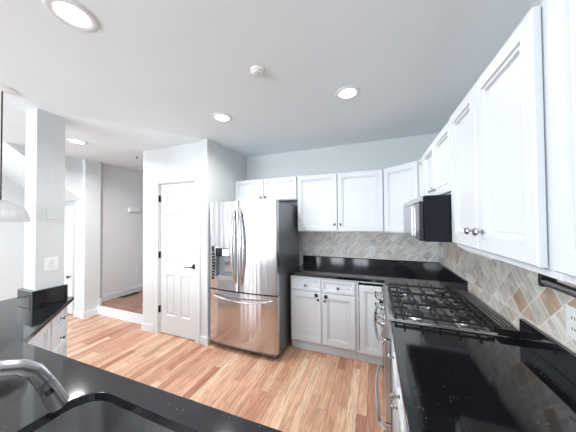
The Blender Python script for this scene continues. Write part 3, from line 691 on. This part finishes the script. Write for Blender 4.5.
# ================================================================ MICROWAVE
mw = thing('microwave', 'black over-the-range microwave with a stainless door', 'microwave', (0.250, 1.909, 1.408), -PI / 2)
mwid = 0.379
MB().box(-mwid, mwid, 0.028, 0.466, 0, 0.275, bev=0.004).build('body', M_MWBLK, mw)
md_ = MB().box(-mwid, 0.20, 0.0, 0.026, 0.004, 0.235, bev=0.004).build('door', M_STEEL, mw)
MB().box(-mwid + 0.06, 0.12, -0.002, -0.0003, 0.03, 0.205).build('door_glass', M_MWGLASS, md_)
MB().box(0.150, 0.172, -0.012, -0.0002, 0.02, 0.22, bev=0.003).build('handle', M_STEEL, md_)
MB().box(0.203, mwid, 0.002, 0.026, 0.004, 0.235, bev=0.003).build('control_panel', M_GLOSS, mw)
b = MB().box(-mwid, mwid, 0.002, 0.026, 0.238, 0.272, bev=0.003); b.build('vent_grille', M_STEEL, mw)

# ================================================================ SMALL THINGS
def plate(name, label, cat, loc, rz, w=0.072, h=0.116, kind='outlet', m=M_PLATE, group=None):
    u = thing(name, label, cat, loc, rz, group)
    MB().box(-w / 2, w / 2, -0.006, -0.0008, -h / 2, h / 2, bev=0.002).build('cover_plate', m, u)
    if kind == 'outlet':
        for z in (-0.021, 0.021):
            r = MB().box(-0.016, 0.016, -0.0085, -0.006, z - 0.014, z + 0.014, bev=0.003).build('receptacle', m, u)
            MB().box(-0.008, -0.005, -0.0092, -0.0085, z - 0.005, z + 0.006).box(0.005, 0.008, -0.0092, -0.0085, z - 0.005, z + 0.006).build('slot', M_BLACK, r)
    elif kind == 'switch':
        MB().box(-0.017, 0.017, -0.009, -0.006, -0.033, 0.033, bev=0.002).build('rocker', M_IVORY, u)
        MB().box(-0.013, 0.013, -0.012, -0.009, -0.028, 0.0, bev=0.002).build('paddle', m, u)
    elif kind == 'gfci':
        MB().box(-0.017, 0.017, -0.009, -0.006, -0.034, 0.034, bev=0.002).build('receptacle', m, u)
        MB().box(-0.008, 0.008, -0.011, -0.009, -0.005, 0.005).build('test_button', M_IVORY, u)
    return u
YT = YB - 0.0088
plate('wall_outlet', 'white outlet on the back tile nearest the fridge', 'outlet', (-0.775, YT, 1.108), 0)
plate('wall_outlet', 'white outlet on the back tile below the corner cabinet door', 'outlet', (-0.033, YT, 1.130), 0)
plate('wall_outlet', 'white outlet on the side tile beside the far corner, behind the range', 'outlet', (XW - 0.009, 2.99, 1.165), -PI / 2)
plate('wall_outlet', 'white outlet on the travertine at the right edge under the towel bar', 'outlet', (XW - 0.009, 1.20, 1.135), -PI / 2, 0.085, 0.125)
plate('wall_switch', 'white light switch low on the white pillar', 'switch', (PX1, 1.150, 1.150), PI / 2, 0.100, 0.125, kind='switch')
plate('blank_plate', 'blank white square plate higher on the white pillar', 'wall plate', (PX1, 1.150, 1.617), PI / 2, 0.072, 0.105, kind='blank', m=M_WALL)
plate('wall_switch', 'small white switch on the hallway wall next to the corner', 'switch', (-4.45, 2.50, 1.338), PI / 2, kind='switch')
plate('wall_outlet', 'white outlet low on the hallway wall', 'outlet', (-4.45, 3.10, 0.558), PI / 2)
u = thing('door_chime', 'white box-shaped door chime high on the hallway wall', 'chime', (-4.45, 3.0, 1.76), PI / 2)
MB().box(-0.10, 0.10, -0.05, -0.001, -0.04, 0.05, bev=0.006).build('housing', M_PLATE, u); MB().box(-0.085, 0.085, -0.052, -0.050, -0.03, -0.02).build('grille', M_IVORY, u)
# floor register
u = thing('floor_register', 'black metal floor register beside the hallway baseboard', 'vent', (-4.35, 2.88, 0.1405))
MB().box(-0.065, 0.065, -0.16, 0.16, 0, 0.004).build('frame', M_BLACK, u)
b = MB()
for k in range(14): b.box(-0.05, 0.05, -0.145 + k * 0.021, -0.138 + k * 0.021, 0.004, 0.007)
b.build('louvre', M_KNOB, u)
# towel bar under the right cabinets
u = thing('towel_holder', 'black paper towel rod mounted beneath the right wall cabinets', 'towel holder', (0.575, 1.075, ZU0))
MB().box(-0.025, 0.02, -0.008, 0.008, -0.088, -0.0005, bev=0.003).build('bracket', M_BLACK, u)
MB().box(-0.025, 0.02, -0.348, -0.332, -0.088, -0.0005, bev=0.003).build('bracket', M_BLACK, u)
MB().box(-0.03, -0.005, -0.34, 0.0, -0.012, -0.0005).build('mounting_rail', M_BLACK, u)
MB().tube([(-0.010, 0.010, -0.070), (-0.010, -0.35, -0.070)], 0.0145, 14).build('rod', M_NICKEL, u, True)

# recessed downlights
def downlight(x, y, z, label, power, group='recessed ceiling lights'):
    u = thing('recessed_light', label, 'ceiling light', (x, y, z), 0, group)
    MB().lathe([(0.062, -0.0005), (0.068, -0.006), (0.088, -0.010), (0.096, -0.007), (0.099, -0.0005)], (0, 0, 0), 'z', 40, (False, False)).build('trim_ring', M_TRIM, u, True)
    MB().lathe([(0.066, -0.0045), (0.04, -0.0075), (0.002, -0.008)], (0, 0, 0), 'z', 32, (False, True)).build('lens', M_LENS, u, True)
    l = bpy.data.lights.new('bulb', 'AREA'); l.shape = 'DISK'; l.size = 0.12; l.energy = power; l.spread = math.radians(160); l.color = (1, 0.99, 0.97)
    o = bpy.data.objects.new('bulb', l); COL.objects.link(o); o.parent = u; o.location = (0, 0, -0.014)
downlight(-1.385, 0.629, ZC, 'large round recessed light over the left end of the peninsula', 9)
downlight(-1.408, 1.826, ZC, 'round recessed light in front of the pantry and fridge', 13)
downlight(-0.189, 1.853, ZC, 'round recessed light over the floor before the back cabinets', 5)
downlight(-0.189, 0.640, ZC, 'unseen recessed light added over the right end of the peninsula to brighten the base cabinets', 2)  # extra ceiling light out of view, added to brighten the base cabinets
downlight(-3.47, 1.64, ZH, 'round recessed light in the hallway ceiling behind the pillar', 20)
u = thing('smoke_detector', 'small round white smoke detector on the kitchen ceiling', 'smoke detector', (-0.735, 1.339, ZC))
MB().lathe([(0.050, -0.0005), (0.050, -0.014), (0.045, -0.018)], n=32).build('base', M_PLATE, u, True); MB().lathe([(0.040, -0.0182), (0.036, -0.030), (0.018, -0.034), (0.002, -0.034)], n=32).build('cover', M_IVORY, u, True)
u = thing('ceiling_sprinkler', 'tiny round sprinkler cap on the hallway ceiling', 'sprinkler', (-3.46, 2.388, ZH))
MB().lathe([(0.02, -0.0005), (0.02, -0.006), (0.006, -0.008), (0.006, -0.02), (0.014, -0.022), (0.002, -0.024)], n=16).build('cap', M_KNOB, u, True)
# pendant lamp
u = thing('pendant_lamp', 'grey dome pendant lamp hanging on a black cord left of the pillar', 'pendant lamp', (-2.66, 0.79, ZC))
MB().lathe([(0.002, -0.022), (0.03, -0.022), (0.068, -0.012), (0.074, -0.0005)], n=32).build('canopy', M_PLATE, u, True)
MB().tube([(0, 0, -0.02), (0, 0, -0.86)], 0.0045, 8).build('cord', M_BLACK, u, True)
prof = [(0.012, 0.0), (0.03, -0.003), (0.075, -0.018), (0.112, -0.048), (0.138, -0.094), (0.149, -0.145), (0.150, -0.170), (0.145, -0.170), (0.140, -0.145), (0.105, -0.055), (0.06, -0.023), (0.012, -0.010)]
MB().lathe([(r, h - 0.86) for r, h in prof], n=48, caps=(True, True)).build('lamp_shade', M_SHADE, u, True)
MB().lathe([(0.014, -0.872), (0.018, -0.90), (0.032, -0.93), (0.030, -0.955), (0.002, -0.968)], n=20).build('light_bulb', M_PLATE, u, True)
